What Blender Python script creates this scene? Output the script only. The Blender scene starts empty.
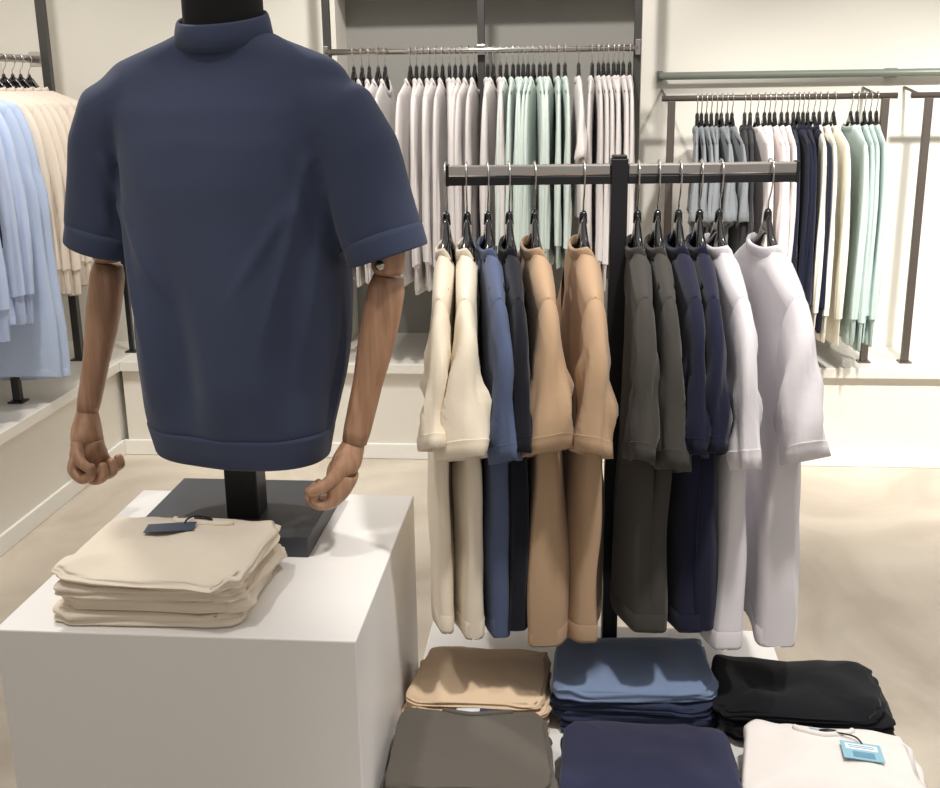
import bpy, bmesh, math, random
from math import sin, cos, pi, radians, sqrt
from mathutils import Vector, Matrix, noise

C = bpy.context.scene.collection
random.seed(4)

# ------------------------------------------------------------------ helpers
def new_mesh(name, bm, mat, smooth=True):
    me = bpy.data.meshes.new(name)
    bm.normal_update()
    bm.to_mesh(me); bm.free()
    if mat: me.materials.append(mat)
    if smooth:
        for p in me.polygons: p.use_smooth = True
    return me

def obj(name, bm, mat, parent=None, smooth=True, world=False):
    """one mesh object; with world=True the verts are in world space and parent is unrotated"""
    if world and parent is not None:
        bmesh.ops.translate(bm, verts=bm.verts, vec=-parent.location)
    o = bpy.data.objects.new(name, new_mesh(name, bm, mat, smooth))
    C.objects.link(o)
    if parent is not None: o.parent = parent
    return o

def meshobj(name, me, parent=None):
    o = bpy.data.objects.new(name, me); C.objects.link(o)
    if parent is not None: o.parent = parent
    return o

def tag(o, label=None, cat=None, group=None, kind=None):
    if label: o['label'] = label
    if cat: o['category'] = cat
    if group: o['group'] = group
    if kind: o['kind'] = kind
    return o

def thing(name, label, cat, loc=(0, 0, 0), rotz=0, group=None):
    o = bpy.data.objects.new(name, None); C.objects.link(o)
    o.empty_display_size = .05
    o.location = loc; o.rotation_euler = (0, 0, rotz)
    return tag(o, label, cat, group)

def bx(bm, x0, x1, y0, y1, z0, z1, bevel=0, seg=2):
    m = Matrix.Translation(((x0+x1)/2, (y0+y1)/2, (z0+z1)/2)) @ Matrix.Diagonal((x1-x0, y1-y0, z1-z0, 1))
    r = bmesh.ops.create_cube(bm, size=1, matrix=m)
    if bevel:
        es = set(e for v in r['verts'] for e in v.link_edges)
        bmesh.ops.bevel(bm, geom=list(es), offset=bevel, segments=seg, affect='EDGES', profile=.5)
    return bm

def box(x0, x1, y0, y1, z0, z1, bevel=0, seg=2):
    return bx(bmesh.new(), x0, x1, y0, y1, z0, z1, bevel, seg)

def tube(bm, pts, r, n=10, cap=True):
    """tube along pts, r a number or a list"""
    pts = [Vector(p) for p in pts]
    rs = r if isinstance(r, (list, tuple)) else [r]*len(pts)
    rings = []; prev = None
    for i, p in enumerate(pts):
        d = (pts[min(i+1, len(pts)-1)] - pts[max(i-1, 0)]).normalized()
        if prev is None:
            a = d.orthogonal().normalized()
        else:
            a = (prev - d*prev.dot(d)).normalized()
        prev = a; b = d.cross(a)
        rings.append([bm.verts.new(p + (a*cos(2*pi*k/n) + b*sin(2*pi*k/n))*rs[i]) for k in range(n)])
    for A, B in zip(rings, rings[1:]):
        for k in range(n):
            bm.faces.new((A[k], A[(k+1) % n], B[(k+1) % n], B[k]))
    if cap:
        bm.faces.new(rings[0][::-1]); bm.faces.new(rings[-1])
    return bm

def loft(bm, rings, cap0=True, cap1=True, closed=True):
    R = [[bm.verts.new(p) for p in r] for r in rings]
    n = len(R[0])
    for A, B in zip(R, R[1:]):
        for k in range(n if closed else n-1):
            bm.faces.new((A[k], A[(k+1) % n], B[(k+1) % n], B[k]))
    if cap0: bm.faces.new(R[0][::-1])
    if cap1: bm.faces.new(R[-1])
    return R

def sm(a, b, x):
    t = max(0., min(1., (x-a)/(b-a))); return t*t*(3-2*t)

def evaluated(o, name):
    """bake the modifiers of a helper object into a mesh and drop the helper"""
    bpy.context.view_layer.update()
    dg = bpy.context.evaluated_depsgraph_get()
    me = bpy.data.meshes.new_from_object(o.evaluated_get(dg))
    me.name = name
    bpy.data.objects.remove(o, do_unlink=True)
    for p in me.polygons: p.use_smooth = True
    return me

def skin_mesh(name, verts, edges, radii, mat, sub=2, root=0):
    me = bpy.data.meshes.new(name); me.from_pydata(verts, edges, [])
    o = bpy.data.objects.new(name, me); C.objects.link(o)
    m = o.modifiers.new('s', 'SKIN'); m.use_smooth_shade = True
    for i, r in enumerate(radii):
        sv = me.skin_vertices[0].data[i]
        sv.radius = r if isinstance(r, tuple) else (r, r); sv.use_root = (i == root)
    s = o.modifiers.new('u', 'SUBSURF'); s.levels = sub; s.render_levels = sub
    out = evaluated(o, name)
    out.materials.clear(); out.materials.append(mat)
    return out

# ------------------------------------------------------------------ materials
def srgb(r, g, b):
    f = lambda c: (c/255/12.92 if c/255 <= .04045 else ((c/255+.055)/1.055)**2.4)
    return (f(r), f(g), f(b), 1)

def mat(name, col, rough=.6, metal=0, bump=0, bscale=200, var=0, vscale=6, sheen=0, coat=0, spec=.5):
    m = bpy.data.materials.new(name); m.use_nodes = True
    nt = m.node_tree; b = nt.nodes['Principled BSDF']
    b.inputs['Base Color'].default_value = col
    b.inputs['Roughness'].default_value = rough
    b.inputs['Metallic'].default_value = metal
    b.inputs['Specular IOR Level'].default_value = spec
    if sheen:
        b.inputs['Sheen Weight'].default_value = sheen
        b.inputs['Sheen Roughness'].default_value = .5
    if coat: b.inputs['Coat Weight'].default_value = coat
    tc = nt.nodes.new('ShaderNodeTexCoord')
    if bump:
        n = nt.nodes.new('ShaderNodeTexNoise'); n.inputs['Scale'].default_value = bscale; n.inputs['Detail'].default_value = 3
        nt.links.new(tc.outputs['Object'], n.inputs['Vector'])
        bp = nt.nodes.new('ShaderNodeBump'); bp.inputs['Strength'].default_value = bump; bp.inputs['Distance'].default_value = .002
        nt.links.new(n.outputs['Fac'], bp.inputs['Height']); nt.links.new(bp.outputs['Normal'], b.inputs['Normal'])
    if var:
        n = nt.nodes.new('ShaderNodeTexNoise'); n.inputs['Scale'].default_value = vscale; n.inputs['Detail'].default_value = 4
        nt.links.new(tc.outputs['Object'], n.inputs['Vector'])
        mx = nt.nodes.new('ShaderNodeMix'); mx.data_type = 'RGBA'
        mx.inputs[6].default_value = tuple(c*(1-var) for c in col[:3])+(1,)
        mx.inputs[7].default_value = tuple(min(1, c*(1+var)) for c in col[:3])+(1,)
        nt.links.new(n.outputs['Fac'], mx.inputs[0]); nt.links.new(mx.outputs[2], b.inputs['Base Color'])
    return m

def fabric(name, r, g, b, rough=.95):
    return mat(name, srgb(r, g, b), rough, bump=.25, bscale=420, var=.05, vscale=14, sheen=.12, spec=.15)

M = {}
M['wall'] = mat('wall_paint', srgb(226, 222, 212), .8, bump=.05, bscale=60, var=.02, vscale=2)
M['niche'] = mat('niche_paint', srgb(150, 148, 143), .8, bump=.05, bscale=60, var=.03, vscale=2)
M['bench'] = mat('bench_lacquer', srgb(226, 222, 214), .35, var=.02, vscale=2)
M['white'] = mat('white_lacquer', srgb(232, 229, 226), .5, var=.015, vscale=3)
M['trim'] = mat('white_trim', srgb(238, 236, 230), .5)
M['black'] = mat('black_metal', srgb(22, 22, 25), .45, var=.1, vscale=20)
M['base'] = mat('charcoal_metal_plate', srgb(58, 60, 66), .5, var=.06, vscale=9)
M['chrome'] = mat('brushed_chrome', srgb(200, 195, 190), .22, 1, var=.1, vscale=12)
M['wire'] = mat('hook_wire', srgb(215, 212, 208), .25, 1)
M['hanger'] = mat('hanger_plastic', srgb(20, 20, 22), .18, coat=.5)
M['bronze'] = mat('bronze_pipe', srgb(90, 82, 76), .4, .3, var=.1, vscale=10)
M['darkpost'] = mat('dark_steel', srgb(70, 68, 66), .45, .3, var=.08, vscale=10)
M['sagepipe'] = mat('pale_green_pipe', srgb(124, 131, 121), .4, .2, var=.05, vscale=10)
M['neckfab'] = mat('black_stretch_cloth', srgb(16, 16, 18), .9, bump=.3, bscale=500)
M['tagdark'] = mat('dark_card', srgb(74, 86, 104), .4)
M['tagblue'] = mat('light_blue_card', srgb(140, 186, 205), .5)
M['tagpale'] = mat('pale_print', srgb(225, 232, 236), .5)
M['labelnavy'] = mat('navy_label', srgb(40, 58, 90), .7)
M['string'] = mat('black_cord', srgb(18, 18, 22), .7)
for k, c in dict(f_cream=(226, 214, 194), f_blue=(82, 93, 121), f_black=(25, 26, 34), f_beige=(178, 149, 120),
                 f_char=(67, 64, 60), f_navy=(31, 33, 54), f_white=(226, 222, 226), f_mtee=(66, 74, 98),
                 f_cream2=(230, 218, 200), f_beige2=(222, 196, 166), f_blue2=(122, 139, 170), f_black2=(22, 23, 27),
                 f_gray2=(94, 89, 82), f_navy2=(46, 48, 72), f_white2=(226, 220, 216), f_bluedark=(50, 57, 80),
                 b_pale=(216, 210, 208), b_mint=(206, 218, 212), b_gray=(128, 132, 136), b_navy=(30, 33, 52),
                 b_ivory=(240, 236, 222), b_mint2=(192, 209, 205), b_dark=(50, 50, 54), b_white=(232, 224, 222),
                 b_beige=(224, 212, 198), b_blue=(190, 204, 232), b_denim=(182, 197, 223), b_ink=(30, 38, 62)).items():
    M[k] = fabric(k, *c)

def wood():
    m = mat('beech_wood', srgb(196, 148, 112), .42, coat=.15)
    nt = m.node_tree; b = nt.nodes['Principled BSDF']
    tc = nt.nodes.new('ShaderNodeTexCoord'); mp = nt.nodes.new('ShaderNodeMapping')
    mp.inputs['Scale'].default_value = (55, 55, 4)
    n = nt.nodes.new('ShaderNodeTexNoise'); n.inputs['Scale'].default_value = 1.5; n.inputs['Detail'].default_value = 5
    r = nt.nodes.new('ShaderNodeValToRGB')
    r.color_ramp.elements[0].position = .3; r.color_ramp.elements[0].color = srgb(150, 112, 86)
    r.color_ramp.elements[1].position = .75; r.color_ramp.elements[1].color = srgb(188, 147, 118)
    nt.links.new(tc.outputs['Object'], mp.inputs['Vector']); nt.links.new(mp.outputs[0], n.inputs['Vector'])
    nt.links.new(n.outputs['Fac'], r.inputs[0]); nt.links.new(r.outputs[0], b.inputs['Base Color'])
    return m
M['wood'] = wood()

def floor_mat():
    m = mat('polished_concrete', srgb(196, 184, 166), .38)
    nt = m.node_tree; b = nt.nodes['Principled BSDF']
    tc = nt.nodes.new('ShaderNodeTexCoord')
    n1 = nt.nodes.new('ShaderNodeTexNoise'); n1.inputs['Scale'].default_value = 1.4; n1.inputs['Detail'].default_value = 4; n1.inputs['Distortion'].default_value = 1.6
    n2 = nt.nodes.new('ShaderNodeTexNoise'); n2.inputs['Scale'].default_value = 40; n2.inputs['Detail'].default_value = 3
    r = nt.nodes.new('ShaderNodeValToRGB')
    r.color_ramp.elements[0].position = .35; r.color_ramp.elements[0].color = srgb(184, 172, 156)
    r.color_ramp.elements[1].position = .68; r.color_ramp.elements[1].color = srgb(214, 204, 188)
    nt.links.new(tc.outputs['Object'], n1.inputs['Vector']); nt.links.new(tc.outputs['Object'], n2.inputs['Vector'])
    nt.links.new(n1.outputs['Fac'], r.inputs[0]); nt.links.new(r.outputs[0], b.inputs['Base Color'])
    mr = nt.nodes.new('ShaderNodeMapRange'); mr.inputs['To Min'].default_value = .3; mr.inputs['To Max'].default_value = .5
    nt.links.new(n1.outputs['Fac'], mr.inputs[0]); nt.links.new(mr.outputs[0], b.inputs['Roughness'])
    bp = nt.nodes.new('ShaderNodeBump'); bp.inputs['Strength'].default_value = .05; bp.inputs['Distance'].default_value = .01
    nt.links.new(n2.outputs['Fac'], bp.inputs['Height']); nt.links.new(bp.outputs['Normal'], b.inputs['Normal'])
    return m
M['floor'] = floor_mat()

def struct(name, bm, m, parent=None, smooth=False):
    o = obj(name, bm, m, parent, smooth=smooth)
    if parent is None: o['kind'] = 'structure'
    return o

# ------------------------------------------------------------------ room shell
YW = 4.99      # back wall above the bench
YF = 4.62      # front of the bench run
ZB = .445
NX0, NX1, NZ, NY = -1.05, .285, 2.02, 5.22
struct('floor', box(-3.2, 4.2, -2.5, 5.4, -.05, 0), M['floor'])
b = bmesh.new()
bx(b, -2.62, NX0, YW, YW+.3, ZB, 3.2)
bx(b, NX1, 4.2, YW, YW+.3, ZB, 3.2)
bx(b, NX0, NX1, YW, YW+.3, NZ, 3.2)
struct('wall_back', b, M['wall'])
b = box(NX0-.0, NX1+.0, NY, NY+.04, ZB, NZ)
struct('wall_niche', b, M['niche'])
struct('wall_left', box(-2.72, -2.6, -2.5, 5.3, 0, 3.2), M['wall'])
# built-in bench runs with an overhanging top
struct('trim_1', box(-2.02, 4.2, YF, 5.25, 0, ZB-.045), M['wall'])
struct('trim_2', box(-2.015, 4.2, YF-.035, 5.25, ZB-.045, ZB, .004), M['bench'])
struct('trim_3', box(-2.6, -2.05, -2.5, 5.25, 0, ZB-.045), M['wall'])
struct('trim_4', box(-2.6, -2.015, -2.5, 5.25, ZB-.045, ZB, .004), M['bench'])
struct('baseboard_back', box(-2.04, 4.2, YF-.014, YF, 0, .072, .004), M['trim'])
struct('baseboard_left', box(-2.05, -2.036, -2.5, YF-.014, 0, .072, .004), M['trim'])

# ------------------------------------------------------------------ shop fittings at the walls
def post(x, y, z0, z1, w, m, label, group=None, name='support_post', d=None):
    o = thing(name, label, 'post', (x, y, z0), 0, group)
    d = d or w
    obj('upright', box(-w/2, w/2, -d/2, d/2, .006, z1-z0, .002), m, o, smooth=False)
    obj('foot_plate', box(-w/2-.015, w/2+.015, -d/2-.015, d/2+.015, 0, .006, .001), m, o, smooth=False)
    return o

post(-1.035, 4.735, ZB, 3.1, .03, M['darkpost'], 'thin dark steel post at the left edge of the grey niche, by the mannequin shoulder')
post(-.388, 4.735, ZB, 3.1, .03, M['darkpost'], 'thin dark steel post in the middle of the grey niche behind the clothes')
post(.252, 4.735, ZB, 3.1, .03, M['darkpost'], 'thin dark steel post at the right edge of the grey niche')
post(-2.210, 4.62, ZB, 3.1, .035, M['darkpost'], 'dark steel post carrying the far end of the left wall rail')
post(-2.15, 3.93, ZB, 1.15, .03, M['black'], 'short black foot post under the pale blue shirts on the left bench')
post(-2.03, 4.78, ZB, 1.3, .022, M['black'], 'thin black post in the corner where the two benches meet')

def rail(name, label, p0, p1, r, m, brackets=()):
    o = thing(name, label, 'rail', p0)
    P0 = Vector(p0)
    obj('bar', tube(bmesh.new(), [P0, Vector(p1)], r, 16), m, o, world=True)
    for (q, s) in brackets:
        obj('bracket', box(q[0]-s[0], q[0]+s[0], q[1]-s[1], q[1]+s[1], q[2]-s[2], q[2]+s[2], .002), m, o, smooth=False, world=True)
    return o
ZN = 1.752; YR = 4.70
rail('clothes_rail', 'dark horizontal clothes rail crossing the grey niche behind the rack', (-1.035, YR, ZN), (.252, YR, ZN-.004), .013, M['chrome'],
     [((-1.035, YR+.01, ZN), (.01, .02, .025)), ((-.388, YR+.01, ZN), (.016, .02, .02)), ((.252, YR+.01, ZN), (.01, .02, .03))])
rail('clothes_rail', 'chrome clothes rail running along the left wall above blue shirts', (-2.25, 2.9, 1.742), (-2.25, 4.66, 1.742), .015, M['chrome'],
     [((-2.25, 4.61, 1.742), (.026, .01, .03))])
# pale green wall pipe
rail('wall_pipe', 'pale green horizontal pipe on the right wall above the bronze rails', (.355, YW-.06, 1.638), (3.4, YW-.06, 1.638), .016, M['sagepipe'],
     [((.362, YW-.03, 1.638), (.012, .03, .022)), ((1.325, YW-.03, 1.638), (.02, .03, .02)), ((2.9, YW-.03, 1.638), (.02, .03, .02))])

def frame(label, x0, x1, lx0, lx1, z=1.548):
    o = thing('clothes_rack', label, 'clothes rack', (x0, YR, ZB))
    obj('top_bar', tube(bmesh.new(), [(x0, YR, z), (x1, YR, z)], .012, 14), M['bronze'], o, world=True)
    for lx in (lx0, lx1):
        if lx is None: continue
        l = obj('leg', box(lx-.015, lx+.015, YR-.012, YR+.012, ZB+.005, z-.01, .002), M['bronze'], o, smooth=False, world=True)
        obj('foot', box(lx-.025, lx+.025, YR-.025, YR+.025, ZB, ZB+.006), M['bronze'], o, smooth=False, world=True)
        obj('wall_stay', tube(bmesh.new(), [(lx-.02, YR, z-.004), (lx-.02, YW, z+.03)], .006, 8), M['bronze'], o, world=True)
frame('bronze clothes rack on the right bench holding grey, navy, ivory and mint garments', .355, 1.29, .395, 1.245)
frame('empty bronze clothes rack cut by the right edge of the picture', 1.345, 2.4, 1.415, 2.3)

# ------------------------------------------------------------------ garments
def garment_meshes(W=.235, Wb=.27, L=.70, T=.025, slope=.38, nw=.088, long=False, seed=0, nu=44, nv=26,
                   cuff=(0, .045), sl=.29, fold=.010, far=None, hemT=1.15, crease=0., m=None, name='t_shirt', open_front=False):
    """meshes of a garment on a hanger, hanger centre at the origin, shoulders along local x"""
    rnd = random.Random(seed)
    ph = [rnd.uniform(0, 6.28) for _ in range(6)]
    ks = [rnd.uniform(16, 22), rnd.uniform(28, 36)]
    NT = max(.015, min(.024, T*1.02))
    def ztop(x, side):
        z = -slope*max(0., abs(x)-.03)
        if abs(x) < nw:
            q = sqrt(max(0, 1-(x/nw)**2))
            z = -slope*(nw-.03) - (.050 if side > 0 else .010)*q
        return z
    def wave(x, z):
        a = sm(.05, .5, -z)
        if crease: a *= 1 + 1.2*noise.noise(Vector((x*4, z*2.5, seed)))
        return a*(fold*sin(ks[0]*x+ph[0]+1.5*z) + fold*.55*sin(ks[1]*x+ph[1]-z*2) + fold*.9*sin(5*z+ph[2])*x*3)
    out = {}
    bm = bmesh.new(); grid = []
    vs = [0, .006, .015, .03, .05, .075] + [.11+(.89)*(i/(nv-6))**1.0 for i in range(nv-5)]
    for v in vs:
        row = []
        for u in range(nu):
            th = 2*pi*u/nu
            s = cos(th); side = -1 if sin(th) < 0 else 1
            if abs(sin(th)) < 1e-6: side = 0
            Wv = W + (Wb-W)*sm(0, .35, v)
            x = s*Wv
            xt = s*W
            zt = ztop(xt, side)
            z = zt + v*(-L - zt)
            d = v*L
            t = T*min(1., (d+.0004)/.022)**.5
            if abs(xt) < nw*1.02:
                q = sqrt(max(0, 1-(xt/(nw*1.02))**2))
                t = max(t, NT*q**.6*(1-sm(0, .16, v)) + T*sm(0, .12, v)*.9)
            elif v == 0: t = .0
            t *= 1 + (hemT-1)*sm(.1, .9, v)
            y = t*side*abs(sin(th))**(.45-.12*v)
            if crease: y += crease*.5*noise.noise(Vector((x*11+4*z, y*14, z*7+seed)))*sm(0, .15, v) + crease*.6*sm(.3, .9, v)*sin(90*y/(.5+v)+ph[1])*abs(s)
            # sides pinch a little below the shoulder
            y += wave(x, z)
            x += .006*sin(9*z+ph[3])*sm(.1, .5, -z)*(1 if s > 0 else -1)
            z += .004*sin(14*x+ph[4])*sm(.8, 1, v)
            row.append(bm.verts.new((x, y, z)))
        grid.append(row)
    for A, B in zip(grid, grid[1:]):
        for k in range(nu):
            bm.faces.new((A[k], B[k], B[(k+1) % nu], A[(k+1) % nu]))
    hemz = [Vector(v.co) for v in grid[-1]]
    bmesh.ops.remove_doubles(bm, verts=bm.verts, dist=.0004)
    out['body'] = new_mesh('body', bm, m)
    # collar band
    bm = bmesh.new(); rings = []
    for j, (o_, dz) in enumerate([(.0, -.014), (.0028, -.008), (.0028, .004), (.001, .009), (-.003, .008), (-.003, -.004)]):
        r = []
        for u in range(36):
            th = 2*pi*u/36; s = cos(th); side = -1 if sin(th) < 0 else 1
            x = s*(nw+o_); q = abs(sin(th))
            z = -slope*(nw-.03) - (.050 if side > 0 else .010)*q + dz
            y = side*(NT*q**.6+o_*min(1, q*2))
            r.append((x, y, z))
        rings.append(r)
    loft(bm, rings, False, False)
    out['collar'] = new_mesh('collar', bm, m)
    # sleeves
    def sleeve(sx, cf, key):
        cy, hw = cf
        bm = bmesh.new(); rings = []; n = 22; nb = 14
        S0 = Vector((W-.022, 0, -slope*W-.075)); 
        if long:
            C1 = Vector((W+.03+.01*sin(ph[5]), cy, -slope*W-L*.86)); CP = Vector((W+.045, cy*.3, -slope*W-.2))
            h0, h1 = .085, .034; e1a = Vector((.25, 0, 1)).normalized(); e1b = Vector((1, 0, .12)).normalized()
        else:
            C1 = Vector((W+.055, cy, -slope*W-sl+.02)); CP = Vector((W+.042, cy*.25, -slope*W-.13))
            h0, h1 = .088, .052; e1a = Vector((.3, 0, 1)).normalized(); e1b = Vector((.95, 0, .38)).normalized()
        tlt = rnd.uniform(-.25, .25)
        def ring(b, extra=0.):
            c = S0*(1-b)**2 + CP*2*b*(1-b) + C1*b*b
            bb = max(0., 1-b)**1.2; e1 = (e1a*bb + e1b*(1-bb)).normalized()
            h = h0*(1-sm(0, .75, b)) + h1*sm(0, .75, b) + extra
            w = (T*1.0)*(1-sm(0, .9, b)) + hw*sm(0, .9, b) + extra
            r = []
            for k in range(n):
                a = 2*pi*k/n
                ca, sa = cos(a), sin(a)
                p = c + e1*(h*ca) + Vector((0, 1, 0))*(w*(1 if sa > 0 else -1)*abs(sa)**.8)
                wr = .004*sin(7*a+ph[0]+b*5)*sm(.15, .7, b)*(1-.5*sm(.8, 1, b)) + .004*sin(3*a+ph[1]+9*b)*sm(.2, .6, b)
                if crease: wr += crease*(noise.noise(Vector((1.2*ca+b*2, 1.2*sa+b*3, seed+sx+b)))+.8*noise.noise(Vector((2.6*ca, 2.6*sa+b*5, seed*3+sx+b*2))))*sm(.05, .3, b)
                p += (p-c).normalized()*wr
                r.append((p.x*sx, p.y, p.z + tlt*(p.y-c.y)*b*b))
            return r, c
        bend = .93 if long else .90
        for i in range(nb): rings.append(ring(bend*i/(nb-1))[0])
        loft(bm, rings, False, False)
        out['sleeve'+key] = new_mesh('sleeve', bm, m)
        bm = bmesh.new(); rings = []
        if long: q = [(.925, -.001), (.93, -.006), (.95, -.009), (1.03, -.010), (1.035, -.012), (.98, -.013)]
        else: q = [(.893, -.001), (.895, .0012), (.90, .0008), (.93, .0006), (1.0, .0004), (1.003, -.003), (.93, -.009)]
        for b_, ex in q: rings.append(ring(b_, ex)[0])
        loft(bm, rings, False, False)
        out['cuff'+key] = new_mesh('cuff', bm, m)
    sleeve(1, cuff, '0')
    sleeve(-1, far or (cuff[0]*.3, min(cuff[1], .035)), '1')
    # hem band
    bm = bmesh.new(); rings = []
    c0 = sum(hemz, Vector())/len(hemz)
    for dz, k in ((.034, .98), (.032, 1.005), (.004, 1.0), (-.002, .98), (0, .95)):
        r = []
        for p in hemz:
            yy = wave(p.x, p.z)
            r.append((p.x*(1+.003*(k > 1)), yy+(p.y-yy)*(k+.03), p.z+dz))
        rings.append(r)
    loft(bm, rings, False, False)
    out['hem'] = new_mesh('hem', bm, m)
    return out

def hang_garment(meshes, name, label, cat, loc, rotz, group=None):
    t = thing(name, label, cat, loc, rotz, group)
    meshobj('body', meshes['body'], t)
    meshobj('collar', meshes['collar'], t)
    meshobj('hem_band', meshes['hem'], t)
    for k in '01':
        s = meshobj('sleeve', meshes['sleeve'+k], t)
        meshobj('cuff', meshes['cuff'+k], s)
    return t

def hanger_meshes(hook_up=.125, slope=.38, wide=True, r=.0017, seg=12, kr=.024):
    """hook_up: from the hanger centre to the top of the hook"""
    out = {}
    bm = bmesh.new(); rings = []
    n = 24
    for i in range(n+1):
        x = -.2 + .4*i/n
        ax = abs(x)
        zc = .032*math.exp(-(ax/.03)**2) - .008 - slope*max(0, ax-.02) - .008
        hz = .010 + .012*math.exp(-(ax/.02)**2) + .002*sm(.1, .2, ax)
        hy = .006 + (.009*sm(.01, .085, ax) if wide else .002)
        if i in (0, n): hz *= .4; hy *= .4
        rings.append([(x, hy*cos(a), zc+hz*sin(a)) for a in [2*pi*k/seg for k in range(seg)]])
    loft(bm, rings)
    out['shoulder_bar'] = new_mesh('shoulder_bar', bm, M['hanger'])
    bm = bmesh.new()
    tube(bm, [(0, 0, .018), (0, 0, .036), (0, 0, .042)], [.0085, .0075, .004], 12)
    out['neck_collar'] = new_mesh('neck_collar', bm, M['hanger'])
    top = hook_up
    pts = [(0, 0, .03), (0, 0, top-2*kr-.018)]
    for k in range(13):
        a = -pi/2 + pi*1.28*k/12
        pts.append((0, kr*cos(a)*1.0, top-kr+kr*sin(a)))
    # the hook opens along y, so that it straddles a rail running along local y... turned to the rail below
    bm = bmesh.new(); tube(bm, pts, r, 8)
    out['hook'] = new_mesh('hook', bm, M['wire'])
    return out

def hook_for(dx, top, zb, r=.0016, kr=.024):
    """hook whose loop straddles a rail that runs along local y; centre of the rail above the origin"""
    pts = [(0, 0, .03), (0, 0, .055), (kr*.6, 0, top-2*kr-.012), (kr*1.02, 0, top-2*kr+.012), (kr*1.08, 0, top-kr)]
    for k in range(1, 12):
        a = pi*1.25*k/11
        pts.append((kr*1.08*cos(a), 0, top-kr+kr*sin(a)))
    bm = bmesh.new(); tube(bm, pts, r, 8)
    return new_mesh('hook', bm, M['wire'])

def hang_hanger(meshes, label, loc, rotz, group=None):
    t = thing('clothes_hanger', label, 'hanger', loc, rotz, group)
    for k in ('shoulder_bar', 'neck_collar', 'hook'): meshobj(k, meshes[k], t)
    return t

# ------------------------------------------------------------------ the black T-shaped rack
RA = radians(3.5)
RC = Vector((.083, 2.078))
RZ = 1.426       # underside of the bar
rk = thing('garment_rack', 'black T-shaped garment rack with a chrome-topped bar, standing among the t-shirts', 'clothes rack', (RC.x, RC.y, .42), RA)
obj('post', box(-.0155, .0155, -.0155, .0155, .006, 1.052, .002), M['black'], rk, smooth=False)
obj('post_cap', box(-.0135, .0135, -.0135, .0135, 1.052, 1.058, .002), M['black'], rk, smooth=False)
obj('foot_plate', box(-.028, .028, -.028, .028, 0, .006, .001), M['black'], rk, smooth=False)
zb0 = RZ-.42
for s, xe in ((-1, -.318), (1, .325)):
    xa, xb = sorted((s*.0155, xe))
    a = obj('arm', box(xa, xb, -.013, .013, zb0, zb0+.0155, .0015), M['black'], rk, smooth=False)
    obj('chrome_strip', box(xa, xb, -.012, .012, zb0+.0155, zb0+.036, .003), M['chrome'], a, smooth=False)
    obj('end_cap', box(xe-.003, xe+.003, -.014, .014, zb0-.001, zb0+.038, .001), M['black'], a, smooth=False)

def rack_pt(x):     # point of the bar's centre line at world x
    return RC.y + (x-RC.x)*math.tan(RA)

Z0 = 1.335
HB = hanger_meshes(hook_up=.14)
HB['hook'] = hook_for(0, .133, 0, r=.0017, kr=.024)
# x, yaw, colour, T, cuff offset, cuff half width, label
tees = [
 (-.2380, 3, 'f_cream', .019, -.012, .024, 'cream t-shirt, leftmost on the black rack', 'leftmost cream t-shirt'),
 (-.1990, 4, 'f_cream', .020, -.003, .046, 'second cream t-shirt on the black rack, its wide sleeve beside the blue one', 'second cream t-shirt from the left'),
 (-.1600, 9, 'f_blue', .018, .006, .024, 'mid blue t-shirt between the cream and black ones on the rack', 'mid blue t-shirt'),
 (-.1200, 7, 'f_black', .017, .00, .020, 'near-black t-shirt between the blue and beige ones on the rack', 'near-black t-shirt'),
 (-.0730, 8, 'f_beige', .022, -.012, .046, 'beige t-shirt with a wide open sleeve, beside the near-black one on the rack', 'beige t-shirt beside the near-black one'),
 (.0180, 5, 'f_beige', .024, -.008, .032, 'beige t-shirt just left of the black rack post', 'beige t-shirt just left of the post'),
 (.1190, 1, 'f_char', .020, -.004, .026, 'charcoal t-shirt just right of the black rack post', 'charcoal t-shirt just right of the post'),
 (.1560, 2, 'f_char', .018, .006, .026, 'charcoal t-shirt between the other charcoal one and the navy ones on the rack', 'charcoal t-shirt beside the navy ones'),
 (.1950, 3, 'f_navy', .019, .0, .022, 'navy t-shirt beside the charcoal ones on the rack', 'navy t-shirt beside the charcoal ones'),
 (.2340, 1, 'f_navy', .018, .004, .022, 'navy t-shirt beside the white one on the rack', 'navy t-shirt beside the white one'),
 (.2700, 4, 'f_white', .021, .006, .022, 'white t-shirt pressed against the navy ones on the rack', 'white t-shirt against the navy ones'),
 (.3600, 5, 'f_white', .025, .004, .034, 'white t-shirt hanging alone at the right end of the black rack', 'white t-shirt at the right end'),
]
for i, (x, yaw, col, T, cy, hw, lab, short) in enumerate(tees):
    LL = (.695, .70, .70, .685, .715, .71, .69, .69, .69, .685, .72, .715)[i]
    HT = (.030, .031, .031, .027, .040, .038, .038, .034, .034, .032, .040, .044)[i]
    SL = (.262, .278, .285, .27, .268, .272, .285, .30, .275, .27, .30, .285)[i]
    ms = garment_meshes(T=T, cuff=(cy, hw), seed=11+i, m=M[col], L=LL, fold=.008 if T < .03 else .012, Wb=.262, sl=SL,
                        nu=72, nv=40, hemT=HT/T, crease=.012)
    rz = radians(yaw-90)
    loc = (x, rack_pt(x), Z0)
    hang_garment(ms, 't_shirt', lab, 't-shirt', loc, rz)
    hang_hanger(HB, 'glossy black hanger with a chrome hook, holding the '+short, loc, rz)

# ------------------------------------------------------------------ rows of garments along the walls
HS = hanger_meshes(hook_up=.16, wide=False, seg=8); HS['hook'] = hook_for(0, .118, 0, r=.0022, kr=.018)

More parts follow.
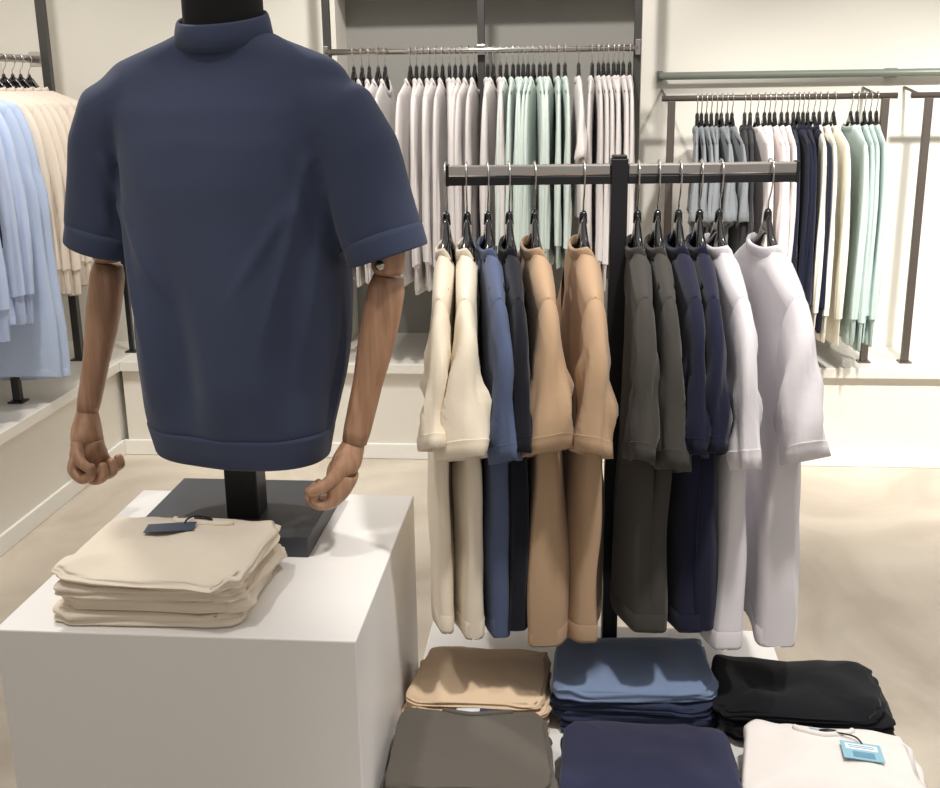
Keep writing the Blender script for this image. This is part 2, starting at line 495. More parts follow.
def dup(root, loc, rotz, label, group=None):
    r = root.copy(); C.objects.link(r); r.location = loc; r.rotation_euler = (0, 0, rotz)
    r['label'] = label
    if group: r['group'] = group
    for ch in list(root.children):
        c = ch.copy(); C.objects.link(c); c.parent = r
        for g in list(ch.children):
            d = g.copy(); C.objects.link(d); d.parent = c
    return r

def row(xs, zrail, col, name, label, cat, group, hlabel, T=.0115, L=.6, long=True, seed=0, along='x', y=YR, Wb=.25, W=.225, yaw0=0, sl=.27, zig=0):
    protos = []
    rnd = random.Random(seed)
    for k in range(min(3, len(xs))):
        protos.append(garment_meshes(T=T, seed=seed*7+k, m=M[col], L=L*(1+.02*k), long=long, fold=.005, nu=28, nv=15, W=W, Wb=Wb,
                                     cuff=(rnd.uniform(-.004, .004), .013 if long else .02), sl=sl, crease=.010 if along == 'y' else .004, nw=.075, hemT=1.05))
    roots = []; h = None
    for i, x in enumerate(xs):
        yaw = radians(rnd.uniform(-6, 6)+yaw0)
        x += rnd.uniform(-.003, .003)
        if along == 'x': loc = (x, y, zrail-.100); rz = yaw-pi/2
        else: loc = (y, x, zrail-.103); rz = yaw
        loc = (loc[0], loc[1], loc[2]-(zig if i % 2 else 0))
        k = i % len(protos)
        lb = label if isinstance(label, str) else label[i]
        g = group if len(xs) > 1 and isinstance(label, str) else (group if len(xs) > 1 else None)
        if k >= len(roots): roots.append(hang_garment(protos[k], name, lb, cat, loc, rz, g))
        else: dup(roots[k], loc, rz, lb, g)
        hl = hlabel
        if h is None: h = hang_hanger(HS, hl, loc, rz, ('hangers of the '+group) if len(xs) > 1 else None)
        else: dup(h, loc, rz, hl, 'hangers of the '+group)

row([-.92, -.886, -.852, -.819, -.789], ZN, 'b_pale', 'sweatshirt', 'off-white long-sleeved top in the niche, partly behind the mannequin shoulder', 'sweatshirt',
    'off-white tops behind the mannequin shoulder', 'small black hanger of an off-white top beside the mannequin shoulder', seed=1, L=.82)
row([-.684, -.657, -.630, -.603, -.575, -.548, -.521, -.494, -.467, -.440, -.413], ZN, 'b_pale', 'sweatshirt', 'pale grey long-sleeved top in the dense row left of the middle niche post', 'sweatshirt',
    'pale grey tops left of the middle niche post', 'small black hanger of a pale grey top left of the middle niche post', seed=2, L=.84)
row([-.36, -.333, -.306], ZN, 'b_pale', 'sweatshirt', 'pale grey long-sleeved top between the middle niche post and the mint tops', 'sweatshirt',
    'pale grey tops beside the mint ones', 'small black hanger of a pale grey top beside the mint tops', seed=3, L=.82)
row([-.279, -.257, -.235, -.213, -.191, -.169, -.147, -.125, -.100, -.070, -.044], ZN, 'b_mint', 'sweatshirt', 'mint green long-sleeved top in the row on the niche rail', 'sweatshirt',
    'mint green tops on the niche rail', 'small black hanger of a mint top on the niche rail', seed=4, T=.0095, L=.76, W=.215, Wb=.235)
row([.012], ZN, 'b_white', 't_shirt', 'single white t-shirt hanging apart, right of the mint tops in the niche', 't-shirt', 'x',
    'small black hanger of the single white t-shirt in the niche', seed=5, T=.012, long=False, L=.56)
row([.072, .095, .115, .135, .155, .175, .197, .219], ZN, 'b_pale', 'sweatshirt', 'pale grey long-sleeved top bunched at the right end of the niche rail', 'sweatshirt',
    'pale grey tops at the right end of the niche rail', 'small black hanger of a pale grey top at the right end of the niche rail', seed=6, T=.0095, L=.82)
ZF = 1.548
row([.500, .520, .540, .560, .580, .600, .620, .640], ZF, 'b_gray', 't_shirt', 'mid grey short-sleeved shirt at the left of the bronze rack', 'shirt',
    'mid grey shirts on the bronze rack', 'small black hanger of a mid grey shirt on the bronze rack', seed=7, T=.0085, long=False, L=.62, W=.215, sl=.32)
row([.690, .715], ZF, 'b_dark', 'sweatshirt', 'dark charcoal top between the grey shirts and white tops on the bronze rack', 'sweatshirt',
    'dark charcoal tops on the bronze rack', 'small black hanger of a dark charcoal top on the bronze rack', seed=8, T=.010, L=.66, Wb=.24)
row([.745, .768, .791, .814, .837, .860], ZF, 'b_white', 'sweatshirt', 'white long-sleeved top left of the navy tops on the bronze rack', 'sweatshirt',
    'white tops on the bronze rack', 'small black hanger of a white top on the bronze rack', seed=9, T=.0100, L=.62)
row([.884, .904, .924, .944, .964], ZF, 'b_navy', 'sweatshirt', 'dark navy long-sleeved top between white and ivory ones on the bronze rack', 'sweatshirt',
    'dark navy tops on the bronze rack', 'small black hanger of a dark navy top on the bronze rack', seed=10, T=.0088, L=.80, Wb=.24)
row([.992, 1.018, 1.044], ZF, 'b_ivory', 'sweatshirt', 'ivory long-sleeved top between the navy and mint ones on the bronze rack', 'sweatshirt',
    'ivory tops on the bronze rack', 'small black hanger of an ivory top on the bronze rack', seed=12, T=.0115, L=.84, Wb=.235)
row([1.115, 1.140, 1.165, 1.190, 1.215], ZF, 'b_mint2', 'sweatshirt', 'pale aqua long-sleeved top at the right end of the bronze rack', 'sweatshirt',
    'pale aqua tops on the bronze rack', 'small black hanger of a pale aqua top on the bronze rack', seed=13, T=.011, L=.86, Wb=.235)
# left wall rail: garments face the room, shoulders along x
row([3.48, 3.57], 1.742, 'b_blue', 'shirt', 'pale blue long-sleeved shirt nearest the camera on the left wall rail', 'shirt',
    'pale blue shirts nearest on the left wall rail', 'small black hanger of a near pale blue shirt on the left wall rail', seed=15, T=.022, L=.86, along='y', y=-2.25, Wb=.26)
row([3.65], 1.742, 'b_ink', 'shirt', 'ink blue shirt among the pale blue ones on the left wall rail', 'shirt', 'x',
    'small black hanger of the ink blue shirt on the left wall rail', seed=16, T=.018, L=.60, along='y', y=-2.265, Wb=.235)
row([3.73, 3.81], 1.742, 'b_blue', 'shirt', 'pale blue long-sleeved shirt just behind the ink blue one at left', 'shirt',
    'pale blue shirts behind the ink blue one', 'small black hanger of a pale blue shirt behind the ink blue one', seed=19, T=.022, L=.84, along='y', y=-2.25, Wb=.25)
row([3.88, 3.95], 1.742, 'b_denim', 'shirt', 'longer light blue shirt whose hem hangs lowest beside the beige tops', 'shirt',
    'longer light blue shirts beside the beige tops', 'small black hanger of a longer light blue shirt beside the beige tops', seed=17, T=.024, L=1.08, along='y', y=-2.25, Wb=.30)
row([4.04, 4.11, 4.18, 4.25, 4.32, 4.39, 4.46, 4.53], 1.742, 'b_beige', 'sweatshirt', 'pale beige long-sleeved top at the far end of the left wall rail', 'sweatshirt',
    'pale beige tops on the left wall rail', 'small black hanger of a pale beige top on the left wall rail', seed=18, T=.022, L=.78, along='y', y=-2.25, Wb=.26)

# ------------------------------------------------------------------ plinth and low table
pl = obj('display_plinth', box(-.89, -.319, 1.465, 2.081, 0, .8, .0025), M['white'], smooth=False)
tag(pl, 'large white box plinth carrying the mannequin and the cream folded tees', 'plinth')
tb = obj('display_plinth', box(-.312, .445, 1.22, 2.27, 0, .42, .0025), M['white'], smooth=False)
tag(tb, 'low white box plinth under the black rack and coloured folded stacks', 'plinth')

# ------------------------------------------------------------------ mannequin
MX, MY = -.60, 1.87
MR = radians(-12)
mq = thing('mannequin', 'headless black mannequin bust with jointed wooden arms on a dark square base', 'mannequin', (MX, MY, .8), MR)
def zl(z): return z-.8
inv = Matrix.Rotation(-MR, 4, 'Z') @ Matrix.Translation((-MX, -MY, -.8))
bm = box(-.79, -.462, 1.762, 2.055, .8, .838, .002); bm.transform(inv)
obj('base_plate', bm, M['base'], mq, smooth=False)
bm = box(-.634, -.573, 1.845, 1.905, .838, 1.05, .002); bm.transform(inv)
obj('pole', bm, M['black'], mq, smooth=False)

def ell(cx, cy, z, a, b_, n=48, p=2.3, tilt=0):
    r = []
    for k in range(n):
        t = 2*pi*k/n; c, s = cos(t), sin(t)
        x = a*(1 if c > 0 else -1)*abs(c)**(2/p); y = b_*(1 if s > 0 else -1)*abs(s)**(2/p)
        r.append((cx+x, cy+y, z + tilt*x))
    return r
# black inner bust: neck and torso
bm = bmesh.new()
loft(bm, [ell(0, 0, zl(z), a, b_, 40, 2) for z, a, b_ in ((1.02, .10, .07), (1.1, .135, .085), (1.25, .145, .09), (1.4, .16, .095), (1.55, .165, .085), (1.60, .15, .07), (1.65, .09, .058))]
     + [ell(.02, .0, zl(z), a, b_, 40, 2) for z, a, b_ in ((1.68, .070, .060), (1.72, .068, .060), (1.85, .067, .060), (1.86, .060, .055))])
obj('torso', bm, M['neckfab'], mq)

# arms: elbow block, forearm, hand
def arm(side, E, Wr, r0, r1, yE, yW):
    e = Vector((E[0], yE, zl(E[1]))); w = Vector((Wr[0], yW, zl(Wr[1])))
    ax = (w-e).normalized()
    # upper arm stub that goes up the sleeve, with elbow disc
    up = Vector((-.035*side, .03, .16))
    bm = bmesh.new()
    tube(bm, [e+up, e+up*.45, e+Vector((0, 0, .03)), e+Vector((0, 0, .008)), e-Vector((0, 0, .004))], [.04, .037, .030, .029, .024], 20)
    obj('upper_arm', bm, M['wood'], mq)
    bm = bmesh.new()
    n = Vector((.15*side*-1, -1, .1)).normalized()
    tube(bm, [e+Vector((0, 0, .012))+n*.018, e+Vector((0, 0, .012))+n*.0315, e+Vector((0, 0, .012))+n*.033], [.0085, .0085, .0045], 16)
    obj('elbow_screw', bm, M['chrome'], mq)
    bm = bmesh.new(); n_ = 14; pts = []; rs = []
    for i in range(n_+1):
        t = i/n_
        p = (e-Vector((0, 0, .008))).lerp(w, t) + Vector((0, .006*sin(pi*t), 0))
        r = r0 + (r1-r0)*t + .004*sin(pi*min(1, t*1.6))
        if i == 0: r *= .86
        if i == n_: r *= .93
        pts.append(p); rs.append(r)
    tube(bm, pts, rs, 24)
    obj('forearm', bm, M['wood'], mq)
    return e, w
eL, wL = arm(-1, (-.265, 1.305), (-.321, 1.018), .0305, .0215, .02, -.015)
eR, wR = arm(1, (.298, 1.305), (.235, 1.008), .0305, .0235, 0., -.03)

def hand(w, palm_dir, curl, spread, up=Vector((0, 0, 1)), thumb=1, K=1.42, CL=1., PW=1.15):
    """palm along palm_dir, knuckles spread along `spread`, fingers bend towards curl and then back up"""
    pd = palm_dir.normalized(); cu = curl.normalized(); sp = spread.normalized()
    V = []; Ed = []; R = []
    def add(p, r, par=None):
        V.append(tuple(p)); R.append(r)
        if par is not None: Ed.append((par, len(V)-1))
        return len(V)-1
    a0 = add(w - pd*.010, (.013, .013)); a = add(w + pd*.006, (.019, .0175), a0)
    b_ = add(w + pd*.026, (.022*PW, .018*PW), a)
    c = add(w + pd*.054, (.025*PW, .019*PW), b_)
    lens = [q*CL for q in (.042, .047, .044, .036)]
    for i in range(4):
        o = (i-1.5)*.0158
        k0 = w + pd*(.080 - .004*abs(i-1.2)) + sp*o
        k = add(k0, .0098, c)
        L = lens[i]
        j1 = k0 + (pd*.55 + cu*.85).normalized()*L*.62
        j2 = j1 + (cu*.9 - pd*.35).normalized()*L*.55
        j3 = j2 + (-pd*.95 + cu*(-.1-.12*i)).normalized()*L*.55
        p = add(j1, .0088, k); p = add(j2, .0082, p); add(j3, .0068, p)
    t0 = w + pd*.040 - sp*.022*thumb + cu*.008
    k = add(t0, .0105, b_)
    t1 = t0 + (pd*.75 + cu*.6 - sp*.35*thumb).normalized()*.026
    t2 = t1 + (pd*.55 + cu*.75 + sp*.25*thumb).normalized()*.022
    k = add(t1, .0088, k); add(t2, .0072, k)
    V = [tuple(w + (Vector(v)-w)*K) for v in V]
    R = [(tuple(q*K*.93 for q in r) if isinstance(r, tuple) else r*K*.93) for r in R]
    return V, Ed, R
V, Ed, R = hand(wL, Vector((-.03, -.1, -1)), Vector((1, -.15, .05)), Vector((.45, .9, 0)), thumb=1, CL=.8)
meshobj('hand', skin_mesh('hand', V, Ed, R, M['wood']), mq)
V, Ed, R = hand(wR, Vector((-.36, -.16, -.95)), Vector((-.9, -.3, .25)), Vector((-.45, .88, .0)), thumb=1, CL=.62, PW=1.3)
meshobj('hand', skin_mesh('hand', V, Ed, R, M['wood']), mq)

# ------------------------------------------------------------------ t-shirt worn by the mannequin
tm = thing('t_shirt', 'slate blue oversized t-shirt worn by the mannequin with wooden arms', 't-shirt', (MX, MY, .8), MR)
def tee_volume():
    bm = bmesh.new()
    rings = []
    for z, cx, a, d, cy in ((1.003, -.002, .168, .108, 0), (1.02, -.002, .176, .113, 0), (1.06, .001, .181, .118, 0), (1.12, .005, .186, .123, 0), (1.20, .010, .191, .124, 0),
                        (1.30, .014, .194, .124, 0), (1.38, .017, .196, .125, 0), (1.45, .018, .202, .125, 0), (1.52, .020, .207, .118, 0),
                        (1.57, .014, .218, .104, 0), (1.605, .012, .226, .088, .002), (1.630, .010, .224, .076, .004), (1.650, .010, .202, .068, .006),
                        (1.666, .011, .156, .066, .006), (1.682, .014, .108, .064, .006), (1.695, .020, .080, .060, .004)):
        rings.append(ell(cx, cy, zl(z), a, d, 56, 2.35 if z < 1.6 else 2.1))
    loft(bm, rings)
    for side, path in ((-1, ((-.120, 1.565, .070, .070), (-.160, 1.572, .074, .074), (-.198, 1.556, .074, .076), (-.222, 1.51, .070, .077), (-.236, 1.44, .067, .076), (-.248, 1.38, .067, .073), (-.251, 1.355, .067, .072))),
                       (1, ((.130, 1.560, .070, .070), (.172, 1.567, .075, .074), (.218, 1.548, .075, .076), (.248, 1.50, .071, .077), (.270, 1.43, .068, .076), (.287, 1.375, .067, .073), (.290, 1.355, .067, .072)))):
        rings = []
        P = [Vector((p[0], 0, zl(p[1]))) for p in path]
        for i, p in enumerate(path):
            d = (P[min(i+1, len(P)-1)]-P[max(0, i-1)]).normalized()
            if i >= len(path)-2: d = Vector((side*.30*1.0 if side > 0 else -.30, 0, -.95)).normalized()
            e1 = Vector((-d.z, 0, d.x))
            rings.append([tuple(P[i] + e1*(p[2]*cos(2*pi*k/36)) + Vector((0, 1, 0))*(p[3]*sin(2*pi*k/36))) for k in range(36)])
        loft(bm, rings)
    bmesh.ops.recalc_face_normals(bm, faces=bm.faces)
    me = bpy.data.meshes.new('v'); bm.to_mesh(me); bm.free()
    o = bpy.data.objects.new('v', me); C.objects.link(o)
    r = o.modifiers.new('r', 'REMESH'); r.mode = 'VOXEL'; r.voxel_size = .0065
    s = o.modifiers.new('s', 'SMOOTH'); s.iterations = 14; s.factor = .5
    return evaluated(o, 'shirt_body')
me = tee_volume()
def tee_fold(p, n):
    x, y, z = p.x, p.y, p.z+.8
    f = -1 if y > 0 else 1
    d = 0
    ax = abs(x)
    body = 1-sm(.20, .245, ax)*sm(1.33, 1.42, z)
    low = 1-sm(1.12, 1.42, z)
    hem = sm(.99, 1.12, z)*.85+.15
    d += .0120*low*hem*(sin(34*x + 1.3*sin(4*z) + (1 if y < 0 else 3)) + .55*sin(61*x+5*z+2))
    # drag folds that leave the armpits and run inwards and down
    for sx in (-1, 1):
        for (x0, z0, x1, z1, w, h) in ((.185, 1.44, .105, 1.17, .010, .008), (.205, 1.40, .160, 1.10, .009, .008), (.165, 1.42, .06, 1.26, .011, .005), (.195, 1.50, .165, 1.38, .008, .006)):
            ux, uz = x1-x0, z1-z0; L2 = ux*ux+uz*uz
            t = ((sx*x-x0)*ux+(z-z0)*uz)/L2
            if -.1 < t < 1.1:
                q = abs((sx*x-x0)*uz-(z-z0)*ux)/sqrt(L2)
                d += h*math.exp(-(q/w)**2)*sm(-.1, .15, t)*(1-sm(.6, 1.1, t))
    # the crease where sleeve meets body
    for sx in (-1, 1):
        cx = .172 + (.03*(1.5-z)/.15 if z < 1.5 else 0)
        d -= .008*math.exp(-((sx*x-cx)/.010)**2)*(1-sm(1.42, 1.52, z))*sm(1.30, 1.36, z)
        if ax > .2: d += .0035*sin(46*x+16*z*sx)*(1-sm(1.42, 1.55, z))/2
    d += .0022*noise.noise(Vector((x*9, y*9, z*9)))
    return d
for v in me.vertices: pass
nrm = [v.normal.copy() for v in me.vertices]
for v, n in zip(me.vertices, nrm):
    v.co += n*tee_fold(v.co, n)
# open the sleeve ends and the hem from below
bm = bmesh.new(); bm.from_mesh(me); bm.normal_update()
kill = [f for f in bm.faces if f.normal.z < -.75 and ((f.calc_center_median().z < .215) or (abs(f.calc_center_median().x) > .19 and f.calc_center_median().z < .62 and f.calc_center_median().z > .50))]
bmesh.ops.delete(bm, geom=kill, context='FACES')
bm.to_mesh(me); bm.free()
me.materials.clear(); me.materials.append(M['f_mtee'])
for p in me.polygons: p.use_smooth = True
meshobj('shirt_body', me, tm)
# ribbed collar, hem and cuffs
bm = bmesh.new(); rings = []
for z, a, b_, dz in ((1.672, .078, .062, 0), (1.680, .0850, .071, 0), (1.700, .0815, .069, 0), (1.712, .0785, .0665, 0), (1.716, .0755, .064, 0), (1.710, .073, .061, 0), (1.69, .075, .062, 0)):
    r = []
    for (x, y, zz) in ell(.02, .002, zl(z), a, b_, 56, 2.0):
        fy = (y-.002)/b_
        r.append((x, y - .006, zz + .016*fy + .004))
    rings.append(r)
loft(bm, rings, False, False)
obj('collar', bm, M['f_mtee'], tm)
bm = bmesh.new(); rings = []
for z, a, d in ((1.024, .166, .104), (1.022, .1765, .1145), (1.016, .1755, .1140), (.995, .171, .110), (.971, .166, .106), (.967, .164, .104), (.972, .160, .100), (1.01, .158, .098)):
    r = []
    for (x, y, zz) in ell(-.002, 0, zl(z), a, d, 96, 2.35):
        k = .0018*(sin(34*x + 1.3*sin(4*z) + (1 if y < 0 else 3)) + .55*sin(61*x+5*z+2))
        r.append((x, y*(1+k*6), zz - .006*sin(3*x+1)))
    rings.append(r)
loft(bm, rings, False, False)
obj('hem_band', bm, M['f_mtee'], tm)
for side, cx, cz in ((-1, -.250, 1.358), (1, .290, 1.360)):
    d = Vector((side*.30, 0, -.95)).normalized(); e1 = Vector((-d.z, 0, d.x))
    bm = bmesh.new(); rings = []
    for t, k in ((-.014, .060), (-.008, .0690), (-.002, .0700), (.026, .0690), (.030, .068), (.030, .065), (.0, .062)):
        c = Vector((cx, 0, zl(cz))) + d*t
        rings.append([tuple(c + e1*(k*cos(2*pi*j/44)) + Vector((0, 1, 0))*((k+.004)*sin(2*pi*j/44))) for j in range(44)])
    loft(bm, rings, False, False)
    obj('cuff', bm, M['f_mtee'], tm)

# ------------------------------------------------------------------ folded t-shirts
def folded(w, d, h, seed, droop=.010, notch=0.):
    rnd = random.Random(seed)
    ph = [rnd.uniform(0, 6.28) for _ in range(8)]
    off = Vector((rnd.uniform(0, 50), rnd.uniform(0, 50), seed))
    tap = rnd.uniform(.03, .09); skew = rnd.uniform(-.03, .03)
    n = 112; bm = bmesh.new()
    def outline(a, k=1., z=0.):
        c, s = cos(a), sin(a); p = 8
        x = (1 if c > 0 else -1)*abs(c)**(2/p); y = (1 if s > 0 else -1)*abs(s)**(2/p)
        wob = 1 + .045*noise.noise(Vector((c*2.2, s*2.2, 4))+off) + .010*sin(3*a+ph[0]) + .010*sin(5*a+ph[1]) + .008*sin(9*a+ph[2])
        tp = 1 - tap*(y+1)/2 + skew*y*(1 if x > 0 else -1)
        return Vector((x*w/2*k*wob*tp + .012*skew*10*y*k, y*d/2*k*wob, 0))
    def top(x, y):
        rx, ry = abs(x)/(w/2), abs(y)/(d/2)
        e = max(rx, ry)
        z = h - droop*(.45*e**3.5+.55*ry**3*(1 if y < 0 else .6)) 
        z += .007*(1-min(1, e)**2)*(droop > .01)
        z += .0085*noise.noise(Vector((x*14, y*14, 0))+off) + .0045*noise.noise(Vector((x*20, y*9, 3))+off)
        z += .0045*abs(noise.noise(Vector((x*8+y*3, y*16-x*5, 5))+off))**1.5*-2
        z += .0022*sin(26*(x*.5+y)+ph[3])*noise.noise(Vector((x*5, y*5, 9))+off)
        return z
    rings = []
    # underside
    for k in (.5, .94): rings.append([tuple(outline(2*pi*i/n, k)+Vector((0, 0, .0006))) for i in range(n)])
    # side: two or three rolled layers
    nl = 1 if seed % 2 else 2; ns = 15
    for j in range(ns+1):
        t = j/ns
        bulge = abs(sin(pi*nl*t))
        k = .958 + .042*bulge**.55
        r = []
        for i in range(n):
            a = 2*pi*i/n
            p = outline(a, k)
            # the open side (one short edge) is raggeder than the rolled front
            if p.x > w*.38: p.x += .013*noise.noise(Vector((p.y*26, t*5, 1))+off)
            else: p.y += .007*noise.noise(Vector((p.x*11, t*3, 2))+off)
            zt = top(*outline(a, .965).xy)
            r.append((p.x, p.y, .001 + (zt-.001)*t + .005*noise.noise(Vector((p.x*12, p.y*12, t*2))+off)*sin(pi*t)))
        rings.append(r)
    for k in (.95, .92, .88, .82, .74, .64, .52, .4, .28, .16, .06):
        r = []
        for i in range(n):
            p = outline(2*pi*i/n, k); r.append((p.x, p.y, top(p.x, p.y)))
        rings.append(r)
    loft(bm, rings)
    return bm

def stack(x, y, z, w, d, hs, col, rotz, seed, labels, jit=.010, mats=None, lean=(0, 0), cats='t-shirt', name='folded_t_shirt'):
    rnd = random.Random(seed); zz = z; res = []
    for i, h in enumerate(hs):
        lx = x + lean[0]*i + rnd.uniform(-jit, jit); ly = y + lean[1]*i + rnd.uniform(-jit, jit)
        last = i == len(hs)-1
        o = thing(name, labels[i], cats, (lx, ly, zz), radians(rotz + rnd.uniform(-3.5, 3.5)))
        obj('folded_body', folded(w*(1+rnd.uniform(-.02, .02)), d*(1+rnd.uniform(-.02, .02)), h, seed*10+i, droop=.017 if last else .004), M[mats[i] if mats else col], o)
        zz += h - (.004 if not last else 0) - .0005
        res.append(o)
    return res

def names(col, where, n, extra=''):
    return [f'{col} folded t-shirt, {b_} in the {where}' for b_ in ('lowest', 'second lowest', 'third lowest')] + [f'{col} folded t-shirt{extra}, topmost in the {where}']

def topz(root, x, y):
    """height of the folded tee's upper surface at (x, y) in its own frame"""
    me = root.children[0].data; me.update(); o = root.children[0]
    from mathutils.bvhtree import BVHTree
    if root.name not in BV:
        BV[root.name] = BVHTree.FromPolygons([v.co[:] for v in me.vertices], [p.vertices[:] for p in me.polygons])
    h = BV[root.name].ray_cast(Vector((x, y, .2)), Vector((0, 0, -1)))
    return h[0].z if h[0] else .025
BV = {}

def patch(root, x0, x1, y0, y1, lift, thick=.0008, name=None, m=None, parent=None, rot=0., flat=False):
    """thin card lying on the folded tee, following its surface (or flat, resting on the highest point)"""
    cx, cy = (x0+x1)/2, (y0+y1)/2; n = 10
    P = []
    for j in range(n+1):
        for i in range(n+1):
            dx, dy = x0+(x1-x0)*i/n-cx, y0+(y1-y0)*j/n-cy
            x, y = cx+dx*cos(rot)-dy*sin(rot), cy+dx*sin(rot)+dy*cos(rot)
            P.append([x, y, topz(root, x, y)+lift])
    if flat:
        # least inclined plane through the patch that clears the cloth
        a = (sum(P[j*(n+1)+n][2]-P[j*(n+1)][2] for j in range(n+1)))/(n+1)/n
        b_ = (sum(P[n*(n+1)+i][2]-P[i][2] for i in range(n+1)))/(n+1)/n
        off = max(P[j*(n+1)+i][2]-(a*i+b_*j) for j in range(n+1) for i in range(n+1))
        for j in range(n+1):
            for i in range(n+1): P[j*(n+1)+i][2] = a*i+b_*j+off
    bm = bmesh.new()
    A = [bm.verts.new(p) for p in P]; B = [bm.verts.new((p[0], p[1], p[2]+thick)) for p in P]
    w_ = n+1
    for j in range(n):
        for i in range(n):
            q = [j*w_+i, j*w_+i+1, (j+1)*w_+i+1, (j+1)*w_+i]
            bm.faces.new([B[k] for k in q]); bm.faces.new([A[k] for k in q[::-1]])
    edge = [i for i in range(n)] + [j*w_+n for j in range(n)] + [n*w_+i for i in range(n, 0, -1)] + [j*w_ for j in range(n, 0, -1)]
    for u, v in zip(edge, edge[1:]+edge[:1]): bm.faces.new((A[u], A[v], B[v], B[u]))
    return obj(name, bm, m, parent or root, smooth=False)

def ncollar(root, w, cx, cy, z, r, mcol, label_mat=None, tilt=0.):
    """round neckline rib lying on the top of a folded tee"""
    bm = bmesh.new(); pts = []
    for k in range(25):
        a = pi + pi*k/24
        px, py = cx + r*cos(a), cy + r*.42*sin(a)
        pts.append((px, py, topz(root, px, py) + .0015))
    tube(bm, pts, .0052, 8)
    obj('collar', bm, mcol, root)

# cream stack on the tall plinth
cs = stack(-.650, 1.605, .8, .31, .25, (.027, .027, .027, .030), 'f_cream2', -1, 21, names('cream', 'stack on the tall white plinth', 4, ' with dark swing tag'), lean=(.003, .002))
# coloured stacks on the low plinth
s_beige = stack(-.178, 1.912, .42, .262, .205, (.023, .023, .023, .030), 'f_beige2', 1, 22, names('beige', 'back left stack on the low plinth', 4))
s_blue = stack(.124, 1.937, .42, .310, .218, (.028, .028, .028, .036), 'f_blue2', 2, 23, names('blue', 'back middle stack on the low plinth', 4), mats=('f_bluedark', 'f_bluedark', 'f_bluedark', 'f_blue2'))
s_black = stack(.448, 1.908, .42, .31, .210, (.024, .024, .024, .028), 'f_black2', -4, 24, names('black', 'back right stack on the low plinth', 4), lean=(-.004, 0))
s_gray = stack(-.168, 1.650, .42, .282, .248, (.024, .024, .024, .034), 'f_gray2', 0, 25, names('dark grey', 'front left low-plinth stack', 4, ' showing a neck label'))
s_navy = stack(.134, 1.632, .42, .300, .240, (.023, .023, .023, .032), 'f_navy2', 0, 26, names('navy', 'front middle stack on the low plinth', 4))
s_white = stack(.446, 1.655, .42, .29, .230, (.022, .022, .022, .034), 'f_white2', -8, 27, names('white', 'front right low-plinth stack', 4, ' with light blue swing tag'), lean=(0, 0))

# necklines and neck labels
t = s_gray[-1]; ncollar(t, .27, .005, .108, .028, .060, M['f_gray2'])
lb = patch(t, -.034, .040, .088, .118, .0040, name='neck_label', m=M['labelnavy'])
patch(t, -.033, .010, .088, .110, .0052, .0004, 'label_print', M['tagpale'], lb)
t = s_white[-1]; ncollar(t, .27, .0, .078, .028, .048, M['f_white2'])
patch(t, -.022, .024, .066, .090, .0015, name='neck_label', m=M['tagblue'])
t = cs[-1]; ncollar(t, .28, .02, .082, .024, .05, M['f_cream2'])

def swing_tag(root, x, y, w, d, rot, m, prints=(), string=None):
    o = patch(root, x-w/2, x+w/2, y-d/2, y+d/2, .002, .0012, 'swing_tag', m, rot=rot, flat=True)
    # prints share the plane of the card
    V = [v.co.copy() for v in o.data.vertices]; n = 10; w_ = n+1; B0 = V[w_*w_:]
    O = B0[0]; U = B0[n]-O; Wv = B0[n*w_]-O; N = U.cross(Wv).normalized()
    for k, (a0, a1, b0, b1, mm) in enumerate(prints):
        bm = bmesh.new(); lift = N*(.0004+.0003*(k > 0))
        q = [O+U*a0+Wv*b0, O+U*a1+Wv*b0, O+U*a1+Wv*b1, O+U*a0+Wv*b1]
        lo = [bm.verts.new(p) for p in q]; hi = [bm.verts.new(p+lift) for p in q]
        bm.faces.new(hi); bm.faces.new(lo[::-1])
        for a in range(4): bm.faces.new((lo[a], lo[(a+1) % 4], hi[(a+1) % 4], hi[a]))
        obj('tag_print', bm, M[mm], o, smooth=False)
    if string:
        pts = [(px, py, topz(root, px, py)+dz+.002) for px, py, dz in string]
        P = []
        for a, b_ in zip(pts, pts[1:]):
            for k in range(4): P.append(Vector(a).lerp(Vector(b_), k/4))
        P.append(Vector(pts[-1]))
        for _ in range(3):
            P = [P[0]]+[(P[k-1]+P[k]*2+P[k+1])/4 for k in range(1, len(P)-1)]+[P[-1]]
        e = bmesh.new(); tube(e, P, .0015, 8); obj('tag_string', e, M['string'], o)
    return o
M['tagblue2'] = mat('steel_blue_print', srgb(98, 146, 170), .5)
swing_tag(cs[-1], -.012, .022, .080, .040, radians(14), M['tagdark'], (),
          [(.006, .036, .003), (.002, .052, .008), (.012, .066, .012), (.030, .072, .008), (.040, .080, .001), (.020, .086, .0), (.004, .080, .001)])
swing_tag(s_white[-1], .055, .006, .066, .050, radians(2), M['tagblue'],
          ((.1, .9, .55, .88, 'tagpale'), (.18, .82, .66, .69, 'tagblue2'), (.18, .82, .76, .79, 'tagblue2'), (.25, .78, .12, .42, 'tagblue2')),
          [(.058, .028, .002), (.05, .045, .006), (.02, .060, .003), (-.012, .070, .002), (.004, .078, .004), (.02, .074, .002)])

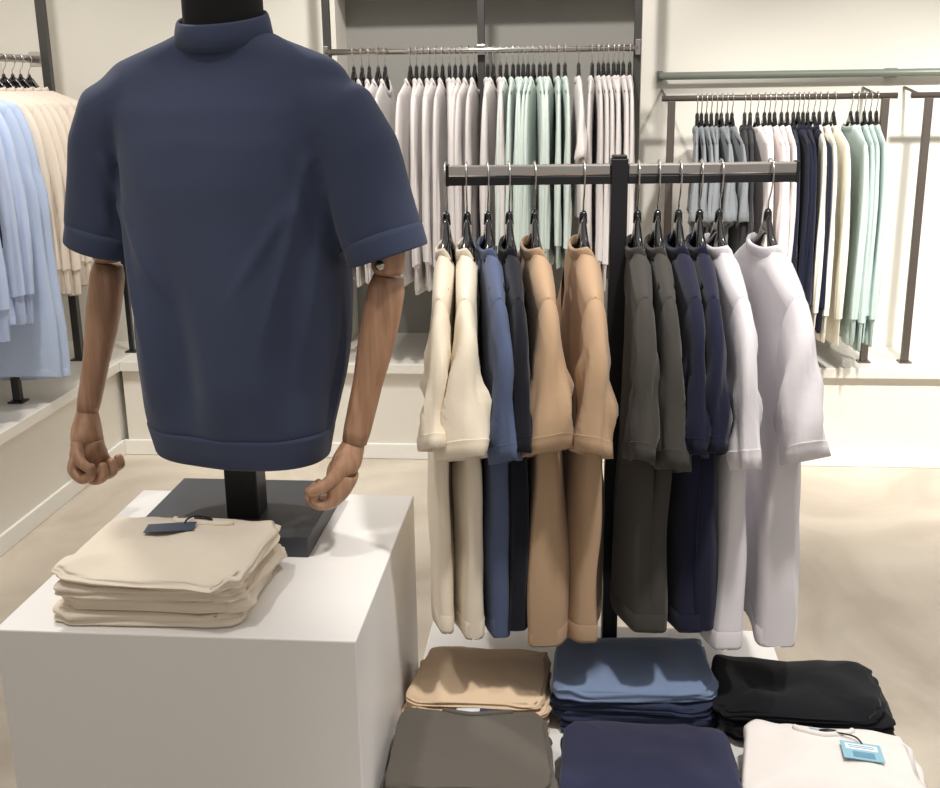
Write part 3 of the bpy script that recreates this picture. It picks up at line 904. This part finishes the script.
# ------------------------------------------------------------------ light
def spot(x, y, z, tx, ty, tz, energy, size=60, blend=.6, r=.08, col=(1, .96, .905)):
    l = bpy.data.lights.new('shop_spotlight', 'SPOT'); l.energy = energy; l.spot_size = radians(size); l.spot_blend = blend
    l.shadow_soft_size = r; l.color = col
    o = bpy.data.objects.new('shop_spotlight', l); C.objects.link(o)
    o.location = (x, y, z)
    o.rotation_euler = (Vector((tx, ty, tz))-Vector((x, y, z))).to_track_quat('-Z', 'Y').to_euler()
    return o
def area(x, y, z, tx, ty, tz, energy, sx, sy, col=(1, .97, .93)):
    l = bpy.data.lights.new('overhead_fill', 'AREA'); l.energy = energy; l.shape = 'RECTANGLE'; l.size = sx; l.size_y = sy; l.color = col
    o = bpy.data.objects.new('overhead_fill', l); C.objects.link(o); o.location = (x, y, z)
    o.rotation_euler = (Vector((tx, ty, tz))-Vector((x, y, z))).to_track_quat('-Z', 'Y').to_euler()
    return o
spot(.50, 1.15, 3.1, .17, 1.95, .6, 190, 36, .5)
spot(-1.5, 2.9, 3.1, -.6, 1.75, .9, 120, 44, .6)
spot(-.9, 1.1, 3.1, -.65, 1.6, .8, 60, 34, .8)
spot(-1.6, 3.0, 3.1, -2.3, 4.1, 1.2, 130, 80, .7)
spot(-.4, 3.3, 3.1, -.4, 4.9, 1.1, 180, 80, .7)
spot(1.3, 2.3, 3.1, 1.3, 4.9, .55, 470, 52, .8)
spot(2.4, 2.3, 3.1, 2.2, 4.9, .55, 330, 52, .8)
spot(1.2, 2.4, 3.1, 1.1, 3.0, 0, 85, 90, .8)
spot(-1.4, 3.2, 3.1, -1.3, 3.6, 0, 40, 90, .8)
area(0, 2.5, 3.15, 0, 2.5, 0, 30, 4.5, 3.5)  # unseen overhead fill, added for soft light; no real fixture
w = bpy.data.worlds.new('World'); bpy.context.scene.world = w; w.use_nodes = True
w.node_tree.nodes['Background'].inputs[0].default_value = (1, .94, .88, 1)
w.node_tree.nodes['Background'].inputs[1].default_value = .42

# ------------------------------------------------------------------ camera
cam = bpy.data.cameras.new('camera'); co = bpy.data.objects.new('camera', cam); C.objects.link(co)
cam.sensor_fit = 'HORIZONTAL'; cam.sensor_width = 36; cam.lens = 36*1095/940
cam.clip_start = .05
co.location = (0, 0, 1.6)
co.matrix_world = Matrix.Translation((0, 0, 1.6)) @ Matrix.Rotation(radians(5.5), 4, 'Z') @ Matrix.Rotation(radians(90-15.6), 4, 'X') @ Matrix.Rotation(radians(-.83), 4, 'Z')
bpy.context.scene.camera = co
bpy.context.scene.view_settings.view_transform = 'Standard'
bpy.context.scene.view_settings.look = 'None'
